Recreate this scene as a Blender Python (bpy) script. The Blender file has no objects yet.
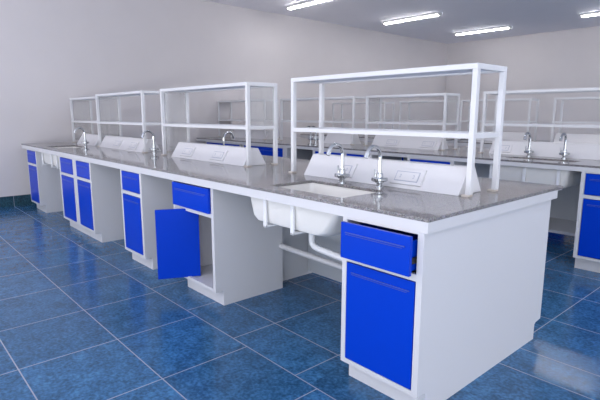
import bpy, bmesh, math
from mathutils import Vector, Matrix

S = bpy.context.scene
C = S.collection

# ------------------------------------------------------------------ camera
yaw, pitch, roll, fpx = 0.8416, -0.1743, 0.0018, 484.71
Fw = Vector((-math.sin(yaw)*math.cos(pitch), math.cos(yaw)*math.cos(pitch), math.sin(pitch)))
Rt = Vector((math.cos(yaw), math.sin(yaw), 0)); Up = Rt.cross(Fw)
R2 = math.cos(roll)*Rt + math.sin(roll)*Up; U2 = -math.sin(roll)*Rt + math.cos(roll)*Up
cd = bpy.data.cameras.new('camera'); cam = bpy.data.objects.new('camera', cd); C.objects.link(cam)
M = Matrix((R2, U2, -Fw)).transposed().to_4x4(); M.translation = Vector((1.0083, -1.5555, 1.2353))
cam.matrix_world = M
cd.sensor_width = 36; cd.lens = fpx*36/600; cd.clip_end = 100; cd.clip_start = .05
S.camera = cam

# ------------------------------------------------------------------ world, light, exposure
w = bpy.data.worlds.new('daylight'); S.world = w; w.use_nodes = True
bg = w.node_tree.nodes['Background']; bg.inputs[0].default_value = (0.88, 0.91, 1.0, 1); bg.inputs[1].default_value = 1.24
def area(name, loc, target, sx, sy, power, col):
    l = bpy.data.lights.new(name, 'AREA'); l.shape = 'RECTANGLE'; l.size = sx; l.size_y = sy; l.energy = power; l.color = col
    o = bpy.data.objects.new(name, l); C.objects.link(o); o.location = loc
    o.rotation_euler = (Vector(target)-Vector(loc)).to_track_quat('-Z', 'Y').to_euler()
    return o
area('side_fill', (4.0, -4.8, 1.3), (-1.8, .2, .7), 4.0, 2.0, 75, (0.84, 0.91, 1.0))  # added fill light at the front right, brightens the cabinet sides
area('ceiling_fill', (-2.0, -4.9, 0.3), (-2.1, -4.3, 6.5), 9.0, 1.2, 350, (0.95, 0.95, 1.0))  # unseen upward fill light, added to brighten the ceiling
area('ceiling_fill_right', (5.8, 1.5, 0.6), (-1.0, 2.2, 4.6), 9.0, 1.2, 40, (0.92, 0.93, 1.0))  # extra fill added on the right, lifts ceiling and cabinet sides
vs = S.view_settings; vs.view_transform = 'Standard'; vs.look = 'None'; vs.gamma = 1; vs.use_curve_mapping = False
vs.exposure = 0.31

# ------------------------------------------------------------------ materials
def mat(name, col, rough=.5, metal=0., spec=.5, noise=None, bump=0.):
    m = bpy.data.materials.new(name); m.use_nodes = True
    nt = m.node_tree; b = nt.nodes['Principled BSDF']
    b.inputs['Base Color'].default_value = (*col, 1); b.inputs['Roughness'].default_value = rough
    b.inputs['Metallic'].default_value = metal; b.inputs['Specular IOR Level'].default_value = spec
    if noise or bump:
        sc, amt = noise or (40, 0)
        tc = nt.nodes.new('ShaderNodeTexCoord'); n = nt.nodes.new('ShaderNodeTexNoise'); n.inputs['Scale'].default_value = sc
        n.inputs['Detail'].default_value = 4
        nt.links.new(tc.outputs['Object'], n.inputs['Vector'])
        if amt:
            r = nt.nodes.new('ShaderNodeMixRGB'); r.inputs[1].default_value = (*[c*(1-amt) for c in col], 1)
            r.inputs[2].default_value = (*[min(1, c*(1+amt)) for c in col], 1)
            nt.links.new(n.outputs['Fac'], r.inputs[0]); nt.links.new(r.outputs[0], b.inputs['Base Color'])
        if bump:
            bp = nt.nodes.new('ShaderNodeBump'); bp.inputs['Strength'].default_value = bump; bp.inputs['Distance'].default_value = .002
            nt.links.new(n.outputs['Fac'], bp.inputs['Height']); nt.links.new(bp.outputs[0], b.inputs['Normal'])
    return m

M_WALL = mat('painted_wall', (.66, .625, .625), .85, noise=(3, .03), bump=.1)
M_CEIL = mat('painted_ceiling', (.88, .86, .90), .9, noise=(2, .02))
M_WHITE = mat('white_powder_coat', (.645, .64, .655), .38, noise=(90, .01))
M_RACK = mat('white_rack_paint', (.70, .70, .715), .35, noise=(90, .01))
M_BOARD = mat('rack_shelf_board', (.66, .70, .78), .3, noise=(60, .01))
M_TURRET = mat('white_plastic', (.71, .70, .715), .32, noise=(80, .01))
M_BLUE = mat('blue_enamel', (.0, .042, .50), .3, spec=.15, noise=(30, .03))
M_BLUELIP = mat('blue_lip', (.05, .09, .45), .3, noise=(30, .03))
M_CHROME = mat('chrome', (.56, .58, .60), .07, 1.0, noise=(20, .02))
M_BASIN = mat('cream_polypropylene', (.82, .80, .76), .4, noise=(30, .02))
M_PIPE = mat('pipe_plastic', (.82, .82, .83), .4, noise=(30, .02))
M_DARK = mat('dark_runner', (.03, .03, .035), .5, .5, noise=(30, .05))
M_FOOT = mat('beige_foot', (.62, .56, .50), .6, noise=(60, .06))
M_BACK = mat('grey_panel', (.55, .58, .62), .45, noise=(50, .02))
M_MARK = mat('socket_grey', (.40, .42, .50), .5, noise=(50, .05))
M_LAMPBODY = mat('lamp_housing', (.7, .7, .7), .5, noise=(40, .03))

m = bpy.data.materials.new('lamp_tube'); m.use_nodes = True
b = m.node_tree.nodes['Principled BSDF']; b.inputs['Emission Color'].default_value = (1, .98, 1, 1); b.inputs['Emission Strength'].default_value = 33.0
M_LAMP = m

def end_panel_material():
    m = bpy.data.materials.new('translucent_end_panel'); m.use_nodes = True; nt = m.node_tree; nt.nodes.clear()
    o = nt.nodes.new('ShaderNodeOutputMaterial'); mx = nt.nodes.new('ShaderNodeMixShader'); tr = nt.nodes.new('ShaderNodeBsdfTransparent')
    tr.inputs[0].default_value = (.92, .92, .92, 1)
    p = nt.nodes.new('ShaderNodeBsdfPrincipled'); p.inputs['Base Color'].default_value = (.72, .71, .70, 1); p.inputs['Roughness'].default_value = .25
    tc = nt.nodes.new('ShaderNodeTexCoord'); mp = nt.nodes.new('ShaderNodeMapping'); mp.inputs['Scale'].default_value = (1, 60, 2)
    n = nt.nodes.new('ShaderNodeTexNoise'); n.inputs['Scale'].default_value = 1.0
    r = nt.nodes.new('ShaderNodeMapRange'); r.inputs['To Min'].default_value = .14; r.inputs['To Max'].default_value = .34
    nt.links.new(tc.outputs['Object'], mp.inputs[0]); nt.links.new(mp.outputs[0], n.inputs['Vector'])
    nt.links.new(n.outputs['Fac'], r.inputs[0]); nt.links.new(r.outputs[0], mx.inputs[0])
    nt.links.new(tr.outputs[0], mx.inputs[1]); nt.links.new(p.outputs[0], mx.inputs[2]); nt.links.new(mx.outputs[0], o.inputs[0])
    return m
M_PANEL = end_panel_material()

def granite():
    m = bpy.data.materials.new('speckled_granite'); m.use_nodes = True; nt = m.node_tree; b = nt.nodes['Principled BSDF']
    tc = nt.nodes.new('ShaderNodeTexCoord')
    v = nt.nodes.new('ShaderNodeTexVoronoi'); v.inputs['Scale'].default_value = 330
    n = nt.nodes.new('ShaderNodeTexNoise'); n.inputs['Scale'].default_value = 130; n.inputs['Detail'].default_value = 3
    n2 = nt.nodes.new('ShaderNodeTexNoise'); n2.inputs['Scale'].default_value = 5
    for q in (v, n, n2): nt.links.new(tc.outputs['Object'], q.inputs['Vector'])
    cr = nt.nodes.new('ShaderNodeValToRGB'); e = cr.color_ramp.elements
    e[0].position = .05; e[0].color = (.07, .07, .075, 1); e[1].position = .95; e[1].color = (.38, .36, .355, 1)
    k = e.new(.45); k.color = (.195, .18, .176, 1)
    sp = nt.nodes.new('ShaderNodeSeparateColor'); nt.links.new(v.outputs['Color'], sp.inputs[0])
    nt.links.new(sp.outputs[0], cr.inputs[0])
    mx = nt.nodes.new('ShaderNodeMixRGB'); mx.blend_type = 'OVERLAY'; mx.inputs[0].default_value = .3
    nt.links.new(cr.outputs[0], mx.inputs[1]); nt.links.new(n.outputs['Color'], mx.inputs[2])
    m2 = nt.nodes.new('ShaderNodeMixRGB'); m2.blend_type = 'SOFT_LIGHT'; m2.inputs[0].default_value = .3
    nt.links.new(mx.outputs[0], m2.inputs[1]); nt.links.new(n2.outputs['Fac'], m2.inputs[2])
    nt.links.new(m2.outputs[0], b.inputs['Base Color']); b.inputs['Roughness'].default_value = .08; b.inputs['IOR'].default_value = 1.55
    return m
M_GRANITE = granite()

def tile_mat():
    m = bpy.data.materials.new('blue_slate_tiles'); m.use_nodes = True; nt = m.node_tree; b = nt.nodes['Principled BSDF']
    L = nt.links.new
    tc = nt.nodes.new('ShaderNodeTexCoord'); sx = nt.nodes.new('ShaderNodeSeparateXYZ'); L(tc.outputs['Object'], sx.inputs[0])
    X, Y = sx.outputs[0], sx.outputs[1]
    def mt(op, a, b_=0., c=None):
        n = nt.nodes.new('ShaderNodeMath'); n.operation = op
        for i, q in enumerate([a, b_] + ([c] if c is not None else [])):
            if isinstance(q, (int, float)): n.inputs[i].default_value = q
            else: L(q, n.inputs[i])
        return n.outputs[0]
    gw = .0028
    def periodic(v, anchor, per):       # 1 on the grout line
        d = mt('SUBTRACT', v, anchor - per*200 - per/2); d = mt('MODULO', d, per); d = mt('SUBTRACT', d, per/2)
        return mt('LESS_THAN', mt('ABSOLUTE', d), gw)
    def single(v, at): return mt('LESS_THAN', mt('ABSOLUTE', mt('SUBTRACT', v, at)), gw)
    front = mt('LESS_THAN', Y, .01); zone1 = mt('MULTIPLY', mt('GREATER_THAN', Y, -.14), mt('LESS_THAN', Y, .70)); back = mt('GREATER_THAN', Y, .70)
    f0 = mt('LESS_THAN', Y, -.14)
    rows = mt('MULTIPLY', front, periodic(Y, -.14, .49))
    rows = mt('MAXIMUM', rows, single(Y, .16)); rows = mt('MAXIMUM', rows, single(Y, .71))
    rows = mt('MAXIMUM', rows, mt('MULTIPLY', mt('GREATER_THAN', Y, .85), periodic(Y, .95, .513)))
    cols = mt('MULTIPLY', f0, periodic(X, -2.10, .548))
    cols = mt('MAXIMUM', cols, mt('MULTIPLY', zone1, periodic(X, -1.135, .525)))
    cols = mt('MAXIMUM', cols, mt('MULTIPLY', back, periodic(X, -.048, .512)))
    g = mt('MAXIMUM', rows, cols)
    tid = mt('ADD', mt('MULTIPLY', mt('FLOOR', mt('DIVIDE', mt('ADD', X, 2.10), .53)), 7.13), mt('FLOOR', mt('DIVIDE', mt('ADD', Y, .14), .49)))
    wn = nt.nodes.new('ShaderNodeTexWhiteNoise'); wn.noise_dimensions = '1D'; L(tid, wn.inputs['W'])
    n1 = nt.nodes.new('ShaderNodeTexNoise'); n1.inputs['Scale'].default_value = 12; n1.inputs['Detail'].default_value = 8; n1.inputs['Roughness'].default_value = .68
    n1.noise_dimensions = '4D'; L(tc.outputs['Object'], n1.inputs['Vector']); L(tid, n1.inputs['W'])
    n2 = nt.nodes.new('ShaderNodeTexNoise'); n2.inputs['Scale'].default_value = 60; n2.inputs['Detail'].default_value = 5; L(tc.outputs['Object'], n2.inputs['Vector'])
    v = mt('ADD', mt('MULTIPLY', n1.outputs['Fac'], .5), mt('MULTIPLY', n2.outputs['Fac'], .5))
    cr = nt.nodes.new('ShaderNodeValToRGB'); e = cr.color_ramp.elements
    e[0].position = .40; e[0].color = (.019, .070, .150, 1); e[1].position = .62; e[1].color = (.058, .200, .40, 1)
    k = e.new(.5); k.color = (.032, .120, .255, 1)
    L(v, cr.inputs[0])
    hs = nt.nodes.new('ShaderNodeHueSaturation'); L(cr.outputs[0], hs.inputs['Color']); L(mt('ADD', mt('MULTIPLY', wn.outputs[0], .22), .89), hs.inputs['Value'])
    mx = nt.nodes.new('ShaderNodeMixRGB'); L(g, mx.inputs[0]); L(hs.outputs[0], mx.inputs[1]); mx.inputs[2].default_value = (.30, .33, .40, 1)
    L(mx.outputs[0], b.inputs['Base Color'])
    b.inputs['Specular IOR Level'].default_value = .34
    L(mt('ADD', mt('MULTIPLY', n2.outputs['Fac'], .16), mt('ADD', .11, mt('MULTIPLY', g, .5))), b.inputs['Roughness'])
    bp = nt.nodes.new('ShaderNodeBump'); bp.inputs['Strength'].default_value = .12; bp.inputs['Distance'].default_value = .003
    L(mt('SUBTRACT', n1.outputs['Fac'], g), bp.inputs['Height']); L(bp.outputs[0], b.inputs['Normal'])
    return m
M_TILE = tile_mat()
def base_mat():
    m = M_TILE.copy(); m.name = 'blue_slate_baseboard'
    for n in m.node_tree.nodes:
        if n.type == 'VALTORGB':
            for e in n.color_ramp.elements: e.color = (e.color[0]*.8, e.color[1]*.62, e.color[2]*.42, 1)
    return m

# ------------------------------------------------------------------ mesh helpers
class MB:
    def __init__(s): s.v = []; s.f = []
    def add(s, vs, fs):
        k = len(s.v); s.v += [tuple(p) for p in vs]; s.f += [tuple(i+k for i in f) for f in fs]; return s
    def box(s, x0, x1, y0, y1, z0, z1):
        if x0 > x1: x0, x1 = x1, x0
        if y0 > y1: y0, y1 = y1, y0
        vs = [(x, y, z) for z in (z0, z1) for y in (y0, y1) for x in (x0, x1)]
        return s.add(vs, [(0, 2, 3, 1), (4, 5, 7, 6), (0, 1, 5, 4), (2, 6, 7, 3), (0, 4, 6, 2), (1, 3, 7, 5)])
    def prism(s, poly, axis, a, b_):          # poly in the two other axes, extruded along axis
        n = len(poly)
        def P(q, t): return (t, q[0], q[1]) if axis == 0 else ((q[0], t, q[1]) if axis == 1 else (q[0], q[1], t))
        vs = [P(q, a) for q in poly] + [P(q, b_) for q in poly]
        fs = [tuple(range(n))[::-1], tuple(range(n, 2*n))] + [(i, (i+1) % n, (i+1) % n+n, i+n) for i in range(n)]
        return s.add(vs, fs)
    def tube(s, pts, rad, n=14, cap=True):
        pts = [Vector(p) for p in pts]; rs = rad if isinstance(rad, (list, tuple)) else [rad]*len(pts)
        vs = []; fs = []; prev = None
        for i, p in enumerate(pts):
            t = (pts[min(i+1, len(pts)-1)] - pts[max(i-1, 0)]).normalized()
            if prev is None: u = t.orthogonal().normalized()
            else:
                u = prev - t*prev.dot(t); u.normalize()
            prev = u; vv = t.cross(u)
            for k in range(n):
                a = 2*math.pi*k/n; vs.append(p + (u*math.cos(a) + vv*math.sin(a))*rs[i])
        for i in range(len(pts)-1):
            for k in range(n): fs.append((i*n+k, i*n+(k+1) % n, (i+1)*n+(k+1) % n, (i+1)*n+k))
        if cap: fs += [tuple(range(n))[::-1], tuple((len(pts)-1)*n+k for k in range(n))]
        return s.add(vs, fs)
    def lathe(s, cx, cy, prof, n=24):          # prof: (r, z)
        vs = []; fs = []
        for r, z in prof:
            for k in range(n): a = 2*math.pi*k/n; vs.append((cx+r*math.cos(a), cy+r*math.sin(a), z))
        for i in range(len(prof)-1):
            for k in range(n): fs.append((i*n+k, i*n+(k+1) % n, (i+1)*n+(k+1) % n, (i+1)*n+k))
        fs += [tuple(range(n))[::-1], tuple((len(prof)-1)*n+k for k in range(n))]
        return s.add(vs, fs)
    def build(s, name, mt, parent=None, smooth=False, bevel=0., origin=None):
        me = bpy.data.meshes.new(name)
        base = Vector(origin) if origin else Vector((0, 0, 0))
        me.from_pydata([tuple(Vector(p)-base) for p in s.v], [], s.f); me.validate()
        bm = bmesh.new(); bm.from_mesh(me); bmesh.ops.recalc_face_normals(bm, faces=bm.faces); bm.to_mesh(me); bm.free()
        me.materials.append(mt)
        if smooth:
            for p in me.polygons: p.use_smooth = True
            try: me.set_sharp_from_angle(angle=math.radians(32))
            except Exception: pass
        o = bpy.data.objects.new(name, me); C.objects.link(o)
        if parent: o.parent = parent
        if origin: o.location = origin
        if bevel:
            b_ = o.modifiers.new('bevel', 'BEVEL'); b_.width = bevel; b_.segments = 2; b_.limit_method = 'ANGLE'
        return o

def tag(o, label, cat, group=None, kind=None):
    if label: o['label'] = label
    if cat: o['category'] = cat
    if group: o['group'] = group
    if kind: o['kind'] = kind
    return o
def thing(name, label, cat, loc, group=None):
    o = bpy.data.objects.new(name, None); o.empty_display_size = .05; C.objects.link(o); o.location = loc
    return tag(o, label, cat, group)
def copy_tree(o, parent=None):
    c = o.copy(); C.objects.link(c)
    if parent: c.parent = parent
    for ch in [q for q in bpy.data.objects if q.parent == o]: copy_tree(ch, c)
    return c
def place_copy(proto, loc, label, group=None):
    c = copy_tree(proto); c.location = loc; c['label'] = label
    if group: c['group'] = group
    return c
def struct(mb, name, mt):
    o = mb.build(name, mt); o['kind'] = 'structure'; return o

# ------------------------------------------------------------------ room
XW, YB, ZC = -6.40, 10.35, 3.10
struct(MB().box(XW-.2, 6, -5, YB+.2, -.1, 0), 'floor', M_TILE)
struct(MB().box(XW-.2, 6, -5, YB+.2, ZC, ZC+.15), 'ceiling', M_CEIL)
struct(MB().box(XW-.2, XW, -7, YB+.2, 0, ZC), 'wall_left', M_WALL)
struct(MB().box(XW, 8, YB, YB+.2, 0, ZC), 'wall_back', M_WALL)
M_BB = base_mat()
struct(MB().box(XW, XW+.012, -7, YB, 0, .147), 'baseboard_left', M_BB)
struct(MB().box(XW+.012, 8, YB-.012, YB, 0, .147), 'baseboard_back', M_BB)

# ------------------------------------------------------------------ worktops
H, TG, ZA = .85, .016, .789
def grid_slab(mb, xs, ys, holes, z0, z1):
    def solid(i, j):
        if i < 0 or j < 0 or i >= len(xs)-1 or j >= len(ys)-1: return False
        cx, cy = (xs[i]+xs[i+1])/2, (ys[j]+ys[j+1])/2
        return not any(h[0] < cx < h[1] and h[2] < cy < h[3] for h in holes)
    idx = {}
    vs = []; fs = []
    def V(i, j, k):
        if (i, j, k) not in idx: idx[(i, j, k)] = len(vs); vs.append((xs[i], ys[j], (z0, z1)[k]))
        return idx[(i, j, k)]
    for i in range(len(xs)-1):
        for j in range(len(ys)-1):
            if not solid(i, j): continue
            fs.append((V(i, j, 1), V(i+1, j, 1), V(i+1, j+1, 1), V(i, j+1, 1))); fs.append((V(i, j, 0), V(i, j+1, 0), V(i+1, j+1, 0), V(i+1, j, 0)))
            if not solid(i-1, j): fs.append((V(i, j, 0), V(i, j, 1), V(i, j+1, 1), V(i, j+1, 0)))
            if not solid(i+1, j): fs.append((V(i+1, j, 0), V(i+1, j+1, 0), V(i+1, j+1, 1), V(i+1, j, 1)))
            if not solid(i, j-1): fs.append((V(i, j, 0), V(i+1, j, 0), V(i+1, j, 1), V(i, j, 1)))
            if not solid(i, j+1): fs.append((V(i, j+1, 0), V(i, j+1, 1), V(i+1, j+1, 1), V(i+1, j+1, 0)))
    mb.add(vs, fs)
def worktop(x0, x1, y0, d, holes, label, ab=0.):
    t = thing('worktop', label, 'worktop', ((x0+x1)/2, y0+d/2, ZA), 'granite island worktops')
    ox, oy = (x0+x1)/2, y0+d/2
    xs = sorted({x0, x1, *[h[0] for h in holes], *[h[1] for h in holes]}); ys = sorted({y0, y0+d, *[h[2] for h in holes], *[h[3] for h in holes]})
    mb = MB(); grid_slab(mb, xs, ys, holes, H-TG, H)
    mb.v = [(x-ox, y-oy, z-ZA) for x, y, z in mb.v]
    g = mb.build('granite_slab', M_GRANITE, t, bevel=.002)
    a = MB(); th = .02; hi = H-TG-ZA; X0, X1, Y0, Y1 = x0-ox+.002, x1-ox-.002, -d/2+.002, d/2-.07
    a.box(X0, X1, Y0, Y0+th, ab, hi); a.box(X0, X1, Y1-th, Y1, 0, hi); a.box(X0, X0+th, Y0+th, Y1-th, 0, hi); a.box(X1-th, X1, Y0+th, Y1-th, 0, hi)
    q = a.build('apron', M_WHITE, t); q['label'] = 'white steel apron under the granite'
    return t

Y2, Y3 = 2.62, 4.97
SK1 = (-1.09, -.535, .090, .415)
SKL = (-5.48, -4.98, .090, .415)
SK2 = (-1.06, -.47, Y2+.20, Y2+.37)
worktop(-6.29, 0, -.006, 1.306, [SK1, SKL], 'long speckled grey granite worktop of the nearest island, its front corner closest to the viewer')
worktop(-6.29, .18, Y2, 1.3, [SK2], 'grey granite worktop of the second island, directly behind the nearest one', ab=.010)
worktop(-6.29, -3.2, Y3, 1.3, [], 'grey granite worktop on the left half of the farthest island')
worktop(-2.86, .6, Y3, 1.3, [], 'grey granite worktop starting right of the gap in the farthest island')

# ------------------------------------------------------------------ cabinets
def front_panel(name, parent, x0, x1, z0, z1, y, lip=True, th=.018, mat_=None):
    o = MB().box(x0, x1, y, y+th, z0, z1).build(name, mat_ or M_BLUE, parent, bevel=.0015)
    if lip:
        w_ = x1-x0
        h = MB().box(x0+w_*.08, x1-w_*.06, y-.006, y, z1-.044, z1-.040)
        h.box(x0+w_*.08, x1-w_*.10, y-.003, y, z1-.052, z1-.050)
        q = h.build('finger_pull', M_BLUELIP, o); q['label'] = 'narrow greyish pull ridge'
    return o
def cabinet(x0, x1, y0, depth, label, bays, pull=0., both=False, open_door=None, low=None, group='white cabinets with blue fronts', flip=False, skip=False, lk=0.):
    """local frame: x from x0..x1 relative to centre, front at y=0 facing -y"""
    cx = (x0+x1)/2
    t = thing('base_cabinet', label, 'cabinet', (cx, y0, 0), group)
    if flip: t.rotation_euler = (0, 0, math.pi)
    a, b_ = x0-cx, x1-cx; th = .018; D = depth; top = ZA-.0005+(.009 if y0 > 2 and y0 < 4 and not flip else 0); kz, ky = .10, .06
    body = MB()
    if both: poly = [(0, kz), (ky, kz), (ky, 0), (D-.075, 0), (D-.075, kz-.015), (D-.06, kz-.005), (D, kz), (D, top), (0, top)]
    else: poly = [(0, kz), (ky, kz), (ky, 0), (D, 0), (D, top), (0, top)]
    poly = [(max(y, .0202), z) for y, z in poly]
    body.prism([(.0202, kz), (D, kz), (D, top), (.0202, top)] if lk else poly, 0, a, a+th); body.prism(poly, 0, b_-th, b_)
    body.box(a+th, b_-th, D-.02, D-.002, kz, top)                       # back
    body.box(a+th, b_-th, .02, D-.02, kz, kz+.015)                      # bottom
    body.build('carcass', M_WHITE, t)
    # face frame
    fr = MB(); fy0, fy1 = 0, .02
    zb, zd0, zd1, zt = .122, .590, .618, top-.0075
    xs = []
    for (p, q) in bays: xs.append((p-cx, q-cx))
    edges = [a] + [e for pq in xs for e in pq] + [b_]
    for i in range(0, len(edges), 2): fr.box(edges[i], edges[i+1], fy0, fy1, kz, top)
    for p, q in xs:
        fr.box(p, q, fy0, fy1, kz, zb); fr.box(p, q, fy0, fy1, zd0, zd1+.0); fr.box(p, q, fy0, fy1, zt, top)
    fr.build('face_frame', M_WHITE, t)
    pl_ = MB().box(a+max(th, lk), b_-th, ky, ky+.015, 0, kz)
    if lk: pl_.box(a+lk, a+lk+.015, ky+.015, D-.01, 0, kz)
    pl_.build('plinth', M_WHITE, t)
    for i, (p, q) in enumerate(xs):
        g = .004
        if pull:
            dr = front_panel('drawer', t, p+g, q-g, zd1+g-.004, zt-g, -pull)
            bx = MB(); x_, X_ = p+.014, q-.014; zz0, zz1 = zd1+.015, zt-.028
            for k in (x_, X_-.01): bx.box(k, k+.01, -pull+.018, .42-pull, zz0, zz1)
            bx.box(x_+.01, X_-.01, .41-pull, .42-pull, zz0, zz1); bx.box(x_+.01, X_-.01, -pull+.018, .41-pull, zz0, zz0+.005)
            bx.build('drawer_box', M_BLUE, dr)
            MB().box(x_-.008, x_-.001, -pull+.02, .40, zz0+.03, zz0+.055).build('drawer_runner', M_DARK, dr)
            MB().box(X_+.001, X_+.008, -pull+.02, .40, zz0+.03, zz0+.055).build('drawer_runner', M_DARK, dr)
        else:
            front_panel('drawer', t, p+g, q-g, zd1+g, zt-g, -.003)
        if open_door is None:
            front_panel('door', t, p+g, q-g, zb+g, zd0-g, -.003)
    return t

cab1 = cabinet(-.440, -.016, -.004, 1.192, 'double-depth end cabinet of the nearest island with pulled-out blue drawer and tall bare white side', [(-.414, -.044)], pull=.045, both=True)
c3 = cabinet(-2.10, -1.57, .022, .56, 'white cabinet standing open with a swung-out blue door, left of the nearest sink', [(-2.078, -1.598)], pull=.018, open_door=True, lk=.05)
# lower left stile and swung door of the open cabinet
lc = Vector((-1.835, .022, 0))
st = MB().box(-2.078+1.835, -1.965+1.835, .0, .02, .122, .592).build('fixed_panel', M_WHITE, c3)
MB().box(-2.075+1.835, -1.60+1.835, .10, .54, .605, .61).build('inner_shelf', M_WHITE, c3)
hx, hy = -1.890, .10
ex, ey = -2.013, -.160
dv = Vector((ex-hx, ey-hy)); ln = dv.length; dv.normalize(); nv = Vector((dv.y, -dv.x))
if nv.x < 0: nv = -nv
dm = MB()
p0, p1 = Vector((hx, hy))-lc.xy, Vector((ex, ey))-lc.xy
q = [p0, p1, p1-nv*.018, p0-nv*.018]
dm.prism([(v.x, v.y) for v in q], 2, .118, .603)
door = dm.build('door', M_BLUE, c3, bevel=.0015); door['label'] = 'blue door swung wide open'
for z in (.16, .54):
    hb = MB(); hb.box(hx+1.835-.045, hx+1.835-.012, hy-.022-.012, hy-.022+.012, z, z+.03)
    hb.build('hinge', M_CHROME, door)

cabinet(-2.985, -2.58, .003, .56, 'narrow single-column blue-fronted cabinet between the open one and the four-fronted one', [(-2.957, -2.612)])
cabinet(-4.69, -3.70, .003, .56, 'wide cabinet with four blue fronts, two drawers over two doors, nearest island', [(-4.64, -4.23), (-4.115, -3.735)])
cabinet(-6.08, -5.63, .003, .56, 'narrow blue-fronted cabinet at the far left end of the nearest island, by the wall', [(-6.05, -5.66)])
# back-to-back cabinet behind the open one
cabinet(-2.40, -1.68, 1.19, .55, 'white cabinet facing the other aisle, its side seen below the nearest sink', [(-2.37, -2.07), (-2.01, -1.71)], flip=True)
cabinet(-4.40, -3.40, 1.19, .55, 'white cabinet facing the other aisle behind the wide cabinet', [(-4.37, -3.93), (-3.87, -3.43)], flip=True)
# panel closing the middle of the island
tag(MB().box(-1.675, -.44, .925, .94, .028, ZA-.001).build('modesty_panel', M_BACK), 'plain grey-white panel closing the back of the knee space under the nearest sink', 'panel')
tag(MB().tube([(-1.568, .565, .318), (-.442, .565, .292)], .020, 12).build('tie_bar', M_WHITE, smooth=True), 'round white steel bar crossing the space below the nearest sink', 'bar')

# island two
cabinet(-.345, .08, Y2+.003, .56, 'blue-fronted white cabinet of the second island at the right edge of the picture', [(-.315, .05)])
cabinet(-2.00, -1.46, Y2+.003, .56, 'second-island cabinet whose blue drawer tops show above the nearest outlet housing', [(-1.965, -1.50)])
cabinet(-3.43, -2.48, Y2+.003, .56, 'second-island cabinet whose blue tops show behind the two nearest taps', [(-3.39, -2.945), (-2.855, -2.515)])
cabinet(-4.95, -3.93, Y2+.003, .56, 'second-island cabinet with blue front showing right of the middle outlet housing', [(-4.92, -4.02)])
cabinet(-6.0, -5.0, Y2+.003, .56, 'leftmost blue-fronted cabinet of the second island', [(-5.97, -5.03)])
tag(MB().box(-1.20, -.0, 3.87, 3.885, .150, ZA-.001).build('modesty_panel', M_BACK), 'grey-white panel under the second island, beside the cabinet at the right edge', 'panel')
tag(MB().box(-1.20, -.35, 3.27, 3.90, .125, .150).build('bottom_shelf', M_WHITE), 'low white bottom shelf under the second island near the floor', 'shelf')
tag(MB().box(-3.92, -3.44, 3.2, 3.215, .05, ZA-.001).build('modesty_panel', M_BACK), 'shaded grey panel in the second-island knee space left of the taps', 'panel')
tag(MB().box(-2.47, -2.01, 3.2, 3.215, .05, ZA-.001).build('modesty_panel', M_BACK), 'dark shaded panel in the second-island knee space right of the taps', 'panel')
tag(MB().box(-1.455, -1.215, Y2+.40, Y2+.415, .05, ZA-.001).build('modesty_panel', M_BACK), 'narrow shaded panel under the second island just left of its sink bracket', 'panel')
# island three
for x0, x1, l in ((-6.2, -5.3, 'far-island cabinet below the left rack'), (-4.6, -3.7, 'far-island cabinet left of the gap between worktops'),
                  (-2.1, -1.2, 'far-island cabinet right of the gap between worktops'), (-.6, .3, 'far-island cabinet near the right edge of the picture')):
    cabinet(x0, x1, Y3+.003, .56, l, [(x0+.03, (x0+x1)/2-.03), ((x0+x1)/2+.03, x1-.03)], group='white cabinets with blue fronts')

# ------------------------------------------------------------------ sinks
def sink(x0, x1, y0, hole, label, ribs, rs=0.):
    yb = y0+.43; zt, zb = H-TG-.001, .632
    ox, oy = (x0+x1)/2, (y0+yb)/2
    t = thing('sink', label, 'sink', (ox, oy, zb), 'cream basins under the worktops')
    def ring(x_0, x_1, y_0, y_1, r, z, n=6):
        pts = []
        for cx, cy, a0 in ((x_1-r, y_1-r, 0), (x_0+r, y_1-r, 90), (x_0+r, y_0+r, 180), (x_1-r, y_0+r, 270)):
            for k in range(n+1):
                a = math.radians(a0+90*k/n); pts.append((cx+r*math.cos(a)-ox, cy+r*math.sin(a)-oy, z-zb))
        return pts
    hx0, hx1, hy0, hy1 = hole
    rings = [ring(x0, x1, y0, yb, .03, zt-.0), ring(x0, x1, y0, yb, .03, zt-.02), ring(x0+.010, x1-.014-rs*.4, y0+.005, yb-.012, .04, (zt+zb)/2+.01),
             ring(x0+.020, x1-.024-rs*.8, y0+.010, yb-.022, .05, zb+.035), ring(x0+.034, x1-.038-rs, y0+.020, yb-.036, .06, zb+.010), ring(x0+.060, x1-.060-rs, y0+.044, yb-.06, .06, zb)]
    irings = [ring(hx0-.004, hx1+.004, hy0-.004, hy1+.004, .03, zt), ring(hx0, hx1, hy0, hy1, .03, zt-.02), ring(hx0+.01, hx1-.01-rs*.6, hy0+.01, hy1-.01, .04, zb+.06),
              ring(hx0+.03, hx1-.04-rs, hy0+.03, hy1-.03, .05, zb+.025), ring(hx0+.05, hx1-.06-rs, hy0+.05, hy1-.05, .04, zb+.018)]
    n = len(rings[0]); allr = rings[::-1] + irings
    vs = [p for r in allr for p in r]; fs = []
    for i in range(len(allr)-1):
        for k in range(n): fs.append((i*n+k, i*n+(k+1) % n, (i+1)*n+(k+1) % n, (i+1)*n+k))
    fs += [tuple(range(n))[::-1], tuple((len(allr)-1)*n+k for k in range(n))]
    MB().add(vs, fs).build('basin', M_BASIN, t, smooth=True)
    for rx in ribs:
        r = MB(); u = rx-ox; w2 = .012; fy = y0-.013-oy; tp = ZA-zb+.03
        r.box(u-w2, u+w2, fy, fy+.014, -.012, tp); r.box(u-w2, u+w2, fy, fy+.09, -.013, -.001)
        o = r.build('bracket', M_PIPE, t, bevel=.003); o['label'] = 'white strap bracket under the basin'
    return t
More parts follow.
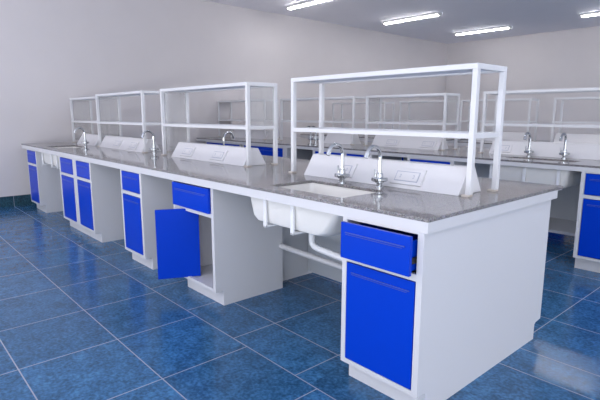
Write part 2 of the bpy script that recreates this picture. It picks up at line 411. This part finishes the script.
s1 = sink(-1.255, -.50, .035+.02, SK1, 'cream undermount sink in the nearest island, below the two closest taps', (-1.075, -.845), rs=.10)
MB().tube([(-.055, .0, -.001), (-.055, .0, -.09), (-.05, 0, -.115), (-.03, 0, -.13), (0, 0, -.135), (.42, 0, -.165)], .019, 14).build('drain_pipe', M_PIPE, s1, smooth=True)
sink(-5.60, -4.84, .055, SKL, 'cream sink at the far left end of the nearest island, brackets showing between cabinets', (-5.53, -5.14, -4.93))
sink(-1.14, -.45, Y2+.055, SK2, 'sink of the second island, below the two taps near the right edge', (-1.11, -.81, -.53))

# ------------------------------------------------------------------ taps
def faucet(x, y, label, face=-1, s=1.0, lever=True, turn=0.):
    t = thing('faucet', label, 'faucet', (x, y, H), 'chrome gooseneck lab taps')
    b_ = MB().lathe(0, 0, [(.024, 0), (.024, .004), (.015, .006), (.015, .022), (.024, .026), (.024, .032), (.042, .034), (.045, .038), (.045, .049), (.042, .053), (.020, .055), (.018, .074), (.014, .078), (.0135, .086)], 28)
    b_.build('base', M_CHROME, t, smooth=True)
    R = .056; zc = .165; pts = [(0, 0, .075), (0, 0, .12), (0, 0, zc)]
    for k in range(1, 14):
        a = math.radians(k*12.5)
        pts.append((0, -(R-R*math.cos(a)), zc+R*math.sin(a)))
    e = Vector(pts[-1]); d_ = (e-Vector(pts[-2])).normalized()
    sp = MB().tube(pts, .0105, 14)
    sp.tube([tuple(e-d_*.008), tuple(e+d_*.020)], .0130, 14)
    sp.build('spout', M_CHROME, t, smooth=True)
    lv = MB().tube([(-.029, 0, .050), (-.030, -.002, .066), (-.030, -.004, .098)], [.006, .0045, .0035], 10)
    lv.build('lever', M_CHROME, t, smooth=True)
    t.rotation_euler = (0, 0, (0 if face < 0 else math.pi)+turn); t.scale = (s, s, s)
    return t
faucet(-.895, .470, 'chrome gooseneck tap behind the nearest sink, left one of the pair')
faucet(-.640, .492, 'chrome gooseneck tap behind the nearest sink, right one of the pair closest to the viewer')
faucet(-3.60, .60, 'chrome tap standing between two racks on the nearest island, left of the middle outlet housing', s=1.0)
faucet(-5.20, .46, 'chrome tap at the far left end of the nearest island by the wall')
faucet(-2.87, .95, 'chrome tap rising behind the middle outlet housing, spout turned away', face=1)
faucet(-.98, Y2+.51, 'chrome tap on the second island, left one of the pair near the right edge')
faucet(-.665, Y2+.51, 'chrome tap on the second island, right one of the pair near the right edge')
faucet(-4.13, Y2+.62, 'small second-island chrome tap, left of two side by side, seen left of nearest taps', turn=.3)
faucet(-4.00, Y2+.60, 'small second-island chrome tap, right of two side by side, seen left of nearest taps')

# ------------------------------------------------------------------ outlet housings
def turret(x0, x1, y0, label, plates, ex=0.):
    h = .133; ya, yb, yc, yd = 0, .085, .115, .222
    cx = (x0+x1)/2
    t = thing('outlet_housing', label, 'outlet housing', (cx, y0, H), 'white wedge outlet housings')
    MB().prism([(ya, 0), (yd, 0), (yc+.03, h), (yb, h)], 0, x0-cx, x1-cx).build('housing', M_TURRET, t, bevel=.004)
    n = Vector((0, -h, yb)).normalized(); up = Vector((0, yb, h)).normalized()
    for px in plates:
        pw_ = .100
        if isinstance(px, tuple): px, pw_ = px
        u = px-cx; c0 = Vector((u, yb*.43, h*.43))
        def slab(mb, hw, hh, o0, o1, du=0, dv=0):
            vs = []
            for o_ in (o0, o1):
                for a, b_ in ((-hw, -hh), (hw, -hh), (hw, hh), (-hw, hh)): vs.append(c0+Vector((a+du, 0, 0))+up*(b_+dv)+n*o_)
            mb.add(vs, [(0, 3, 2, 1), (4, 5, 6, 7), (0, 1, 5, 4), (1, 2, 6, 5), (2, 3, 7, 6), (3, 0, 4, 7)])
        a = MB(); slab(a, pw_, .046, -.002, .010); p = a.build('socket_plate', M_TURRET, t, bevel=.002)
        f = MB(); slab(f, pw_-.026, .029, .010, .0108)
        q = f.build('socket_outline', M_MARK, p)
        f = MB(); slab(f, pw_-.031, .0245, .0106, .0122); f.build('socket_cover', M_TURRET, p)
        k = MB()
        for du in ((-.042, .042) if pw_ > .08 else (0,)):
            for (a1, b1, c1, d1) in ((.005, .0015, du, .008), (.0015, .006, du+.003, 0), (.005, .0015, du, -.008)):
                slab(k, a1, b1, .0122, .0128, c1, d1)
        k.build('socket_mark', M_MARK, p)
    return t
turret(-1.31, -.20, .545, 'white wedge-shaped outlet housing behind the nearest sink and taps', (-.52, (-.955, .058)))
turret(-3.14, -1.985, .545, 'white wedge outlet housing under the middle rack of the nearest island', (-2.88, -2.375))
turret(-4.98, -3.78, .545, 'white wedge outlet housing left of the lone tap on the nearest island', (-4.49, -4.05))
turret(-5.80, -5.135, .545, 'white outlet housing farthest left on the nearest island, near the wall', ())
turret(-2.95, -1.99, Y2+.55, 'outlet housing of the second island seen right above the nearest tap pair', (-2.65, -2.14))
turret(-1.40, .06, Y2+.55, 'outlet housing of the second island behind its pair of taps', (-1.28,))
turret(-3.80, -3.30, Y2+.55, 'outlet housing of the second island partly hidden by the near rack\'s left posts', ())
turret(-6.1, -5.09, Y2+.55, 'outlet housing at the left end of the second island, seen through the middle rack', (-5.6,))
turret(-2.81, -2.07, Y3+.55, 'outlet housing on the far island just left of the gap between its right racks', ())
turret(-1.68, .26, Y3+.55, 'outlet housing on the far island behind the second-island taps', (-.9,))

# ------------------------------------------------------------------ racks
def rack(x0, x1, y0, label, depth=.285, ztop=1.469, left=None, right=None, zmid=1.150, y_off=0):
    cx = (x0+x1)/2; pw, pd, rh = .026, .028, .026
    t = thing('shelf_rack', label, 'rack', (cx, y0, H), 'white two-tier frame racks on the worktops')
    a, b_ = x0-cx, x1-cx
    for px in (a, b_-pw):
        for py in (0, depth-pd):
            o = MB().box(px, px+pw, py, py+pd, .010, ztop-H-rh).build('post', M_RACK, t, bevel=.002)
            f = MB().box(px-.016, px+pw-.004, py-.010, py+pd+.006, 0, .010).build('foot_plate', M_FOOT, o, bevel=.002)
            f['label'] = 'beige plate under the post'
    def frame(name, z1):
        f = MB(); z0 = z1-rh
        f.box(a, b_, 0, pd, z0, z1); f.box(a, b_, depth-pd, depth, z0, z1); f.box(a, a+pw, pd, depth-pd, z0, z1); f.box(b_-pw, b_, pd, depth-pd, z0, z1)
        return f
    frame('t', ztop-H).build('top_frame', M_RACK, t, bevel=.002)
    z1 = zmid-H; z0 = z1-.024; f = MB()
    f.box(a+pw, b_-pw, .001, pd-.002, z0, z1); f.box(a+pw, b_-pw, depth-pd+.002, depth-.001, z0, z1); f.box(a+.002, a+pw-.002, pd, depth-pd, z0, z1); f.box(b_-pw+.002, b_-.002, pd, depth-pd, z0, z1)
    f.build('shelf_frame', M_RACK, t)
    MB().box(a+pw, b_-pw, pd, depth-pd, ztop-H-.018, ztop-H-.010).build('shelf_board', M_BOARD, t)
    MB().box(a+pw, b_-pw, pd, depth-pd, zmid-H-.016, zmid-H-.008).build('shelf_board', M_BOARD, t)
    def endp(px, lower):
        MB().box(px-.002, px+.002, pd, depth-pd, zmid-H, ztop-H-rh).build('end_panel', M_PANEL, t)
        if lower: MB().box(px-.002, px+.002, pd, depth-pd, .03, zmid-H-.024).build('end_panel', M_PANEL, t)
    if left: endp(a+pw/2, left > 1)
    if right: endp(b_-pw/2, right > 1)
    return t
RY = .556
rack(-1.448, -.146, RY, 'large open white rack nearest the viewer, standing above the nearest sink')
rack(-3.325, -1.935, RY, 'white rack with translucent end panels in the middle of the nearest island', left=2, right=1)
rack(-5.02, -3.725, RY, 'white rack third from the viewer on the nearest island, by the lone tap', left=2)
rack(-6.16, -5.10, RY+.05, 'white rack at the far left end of the nearest island, next to the wall', left=2, ztop=1.452)
rack(-6.385, -5.05, Y2+RY-.06, 'second-island rack farthest left, seen through the middle rack', right=1)
rack(-4.74, -3.255, Y2+RY, 'second-island rack seen through the left half of the nearest rack', left=1)
rack(-3.055, -1.925, Y2+RY, 'second-island rack seen through the right half of the nearest rack', right=1, left=1)
rack(-1.50, .10, Y2+RY, 'second-island rack behind the pair of taps, running out of the picture on the right')
rack(-5.95, -4.62, Y3+RY, 'small far-island rack farthest left, framed by the nearest rack')
rack(-4.30, -3.10, Y3+RY, 'small far-island rack just right of the farthest left one')
rack(-2.85, -2.03, Y3+RY, 'small far-island rack right of the nearest rack\'s corner posts')
rack(-1.72, .3, Y3+RY, 'small far-island rack cut by the right edge of the picture')

# ------------------------------------------------------------------ ceiling lights
def lamp(x, y, label):
    t = thing('ceiling_light', label, 'ceiling light', (x, y, ZC), 'slim linear ceiling lights')
    hb = MB(); hb.box(0, 1.30, -.05, .05, -.035, 0); hb.build('housing', M_LAMPBODY, t, bevel=.006)
    MB().box(.03, 1.27, -.035, .035, -.055, -.036).build('diffuser', M_LAMP, t, bevel=.008)
    for x_ in (0, 1.27): MB().box(x_, x_+.03, -.05, .05, -.058, -.0355).build('end_cap', M_LAMPBODY, t)
    return t
lamp(-5.80, 4.25, 'linear ceiling light cut by the top edge of the picture')
lamp(-5.57, 6.62, 'linear ceiling light seen whole, left one of the two not cut by the picture edge')
lamp(-5.33, 8.93, 'linear ceiling light seen whole, closest to the far room corner')
lamp(-2.62, 8.75, 'linear ceiling light cut by the right edge of the picture')
lamp(-2.42, 6.50, 'linear ceiling light above the middle of the islands, outside the picture, mirrored in the floor')
lamp(-2.62, 4.15, 'linear ceiling light above the second island, outside the picture')
lamp(-2.80, 1.80, 'linear ceiling light above the nearest island, outside the picture')
lamp(.70, 4.05, 'linear ceiling light above the right end of the second island, outside the picture')
lamp(.50, 1.70, 'linear ceiling light above the near end of the nearest island, outside the picture')
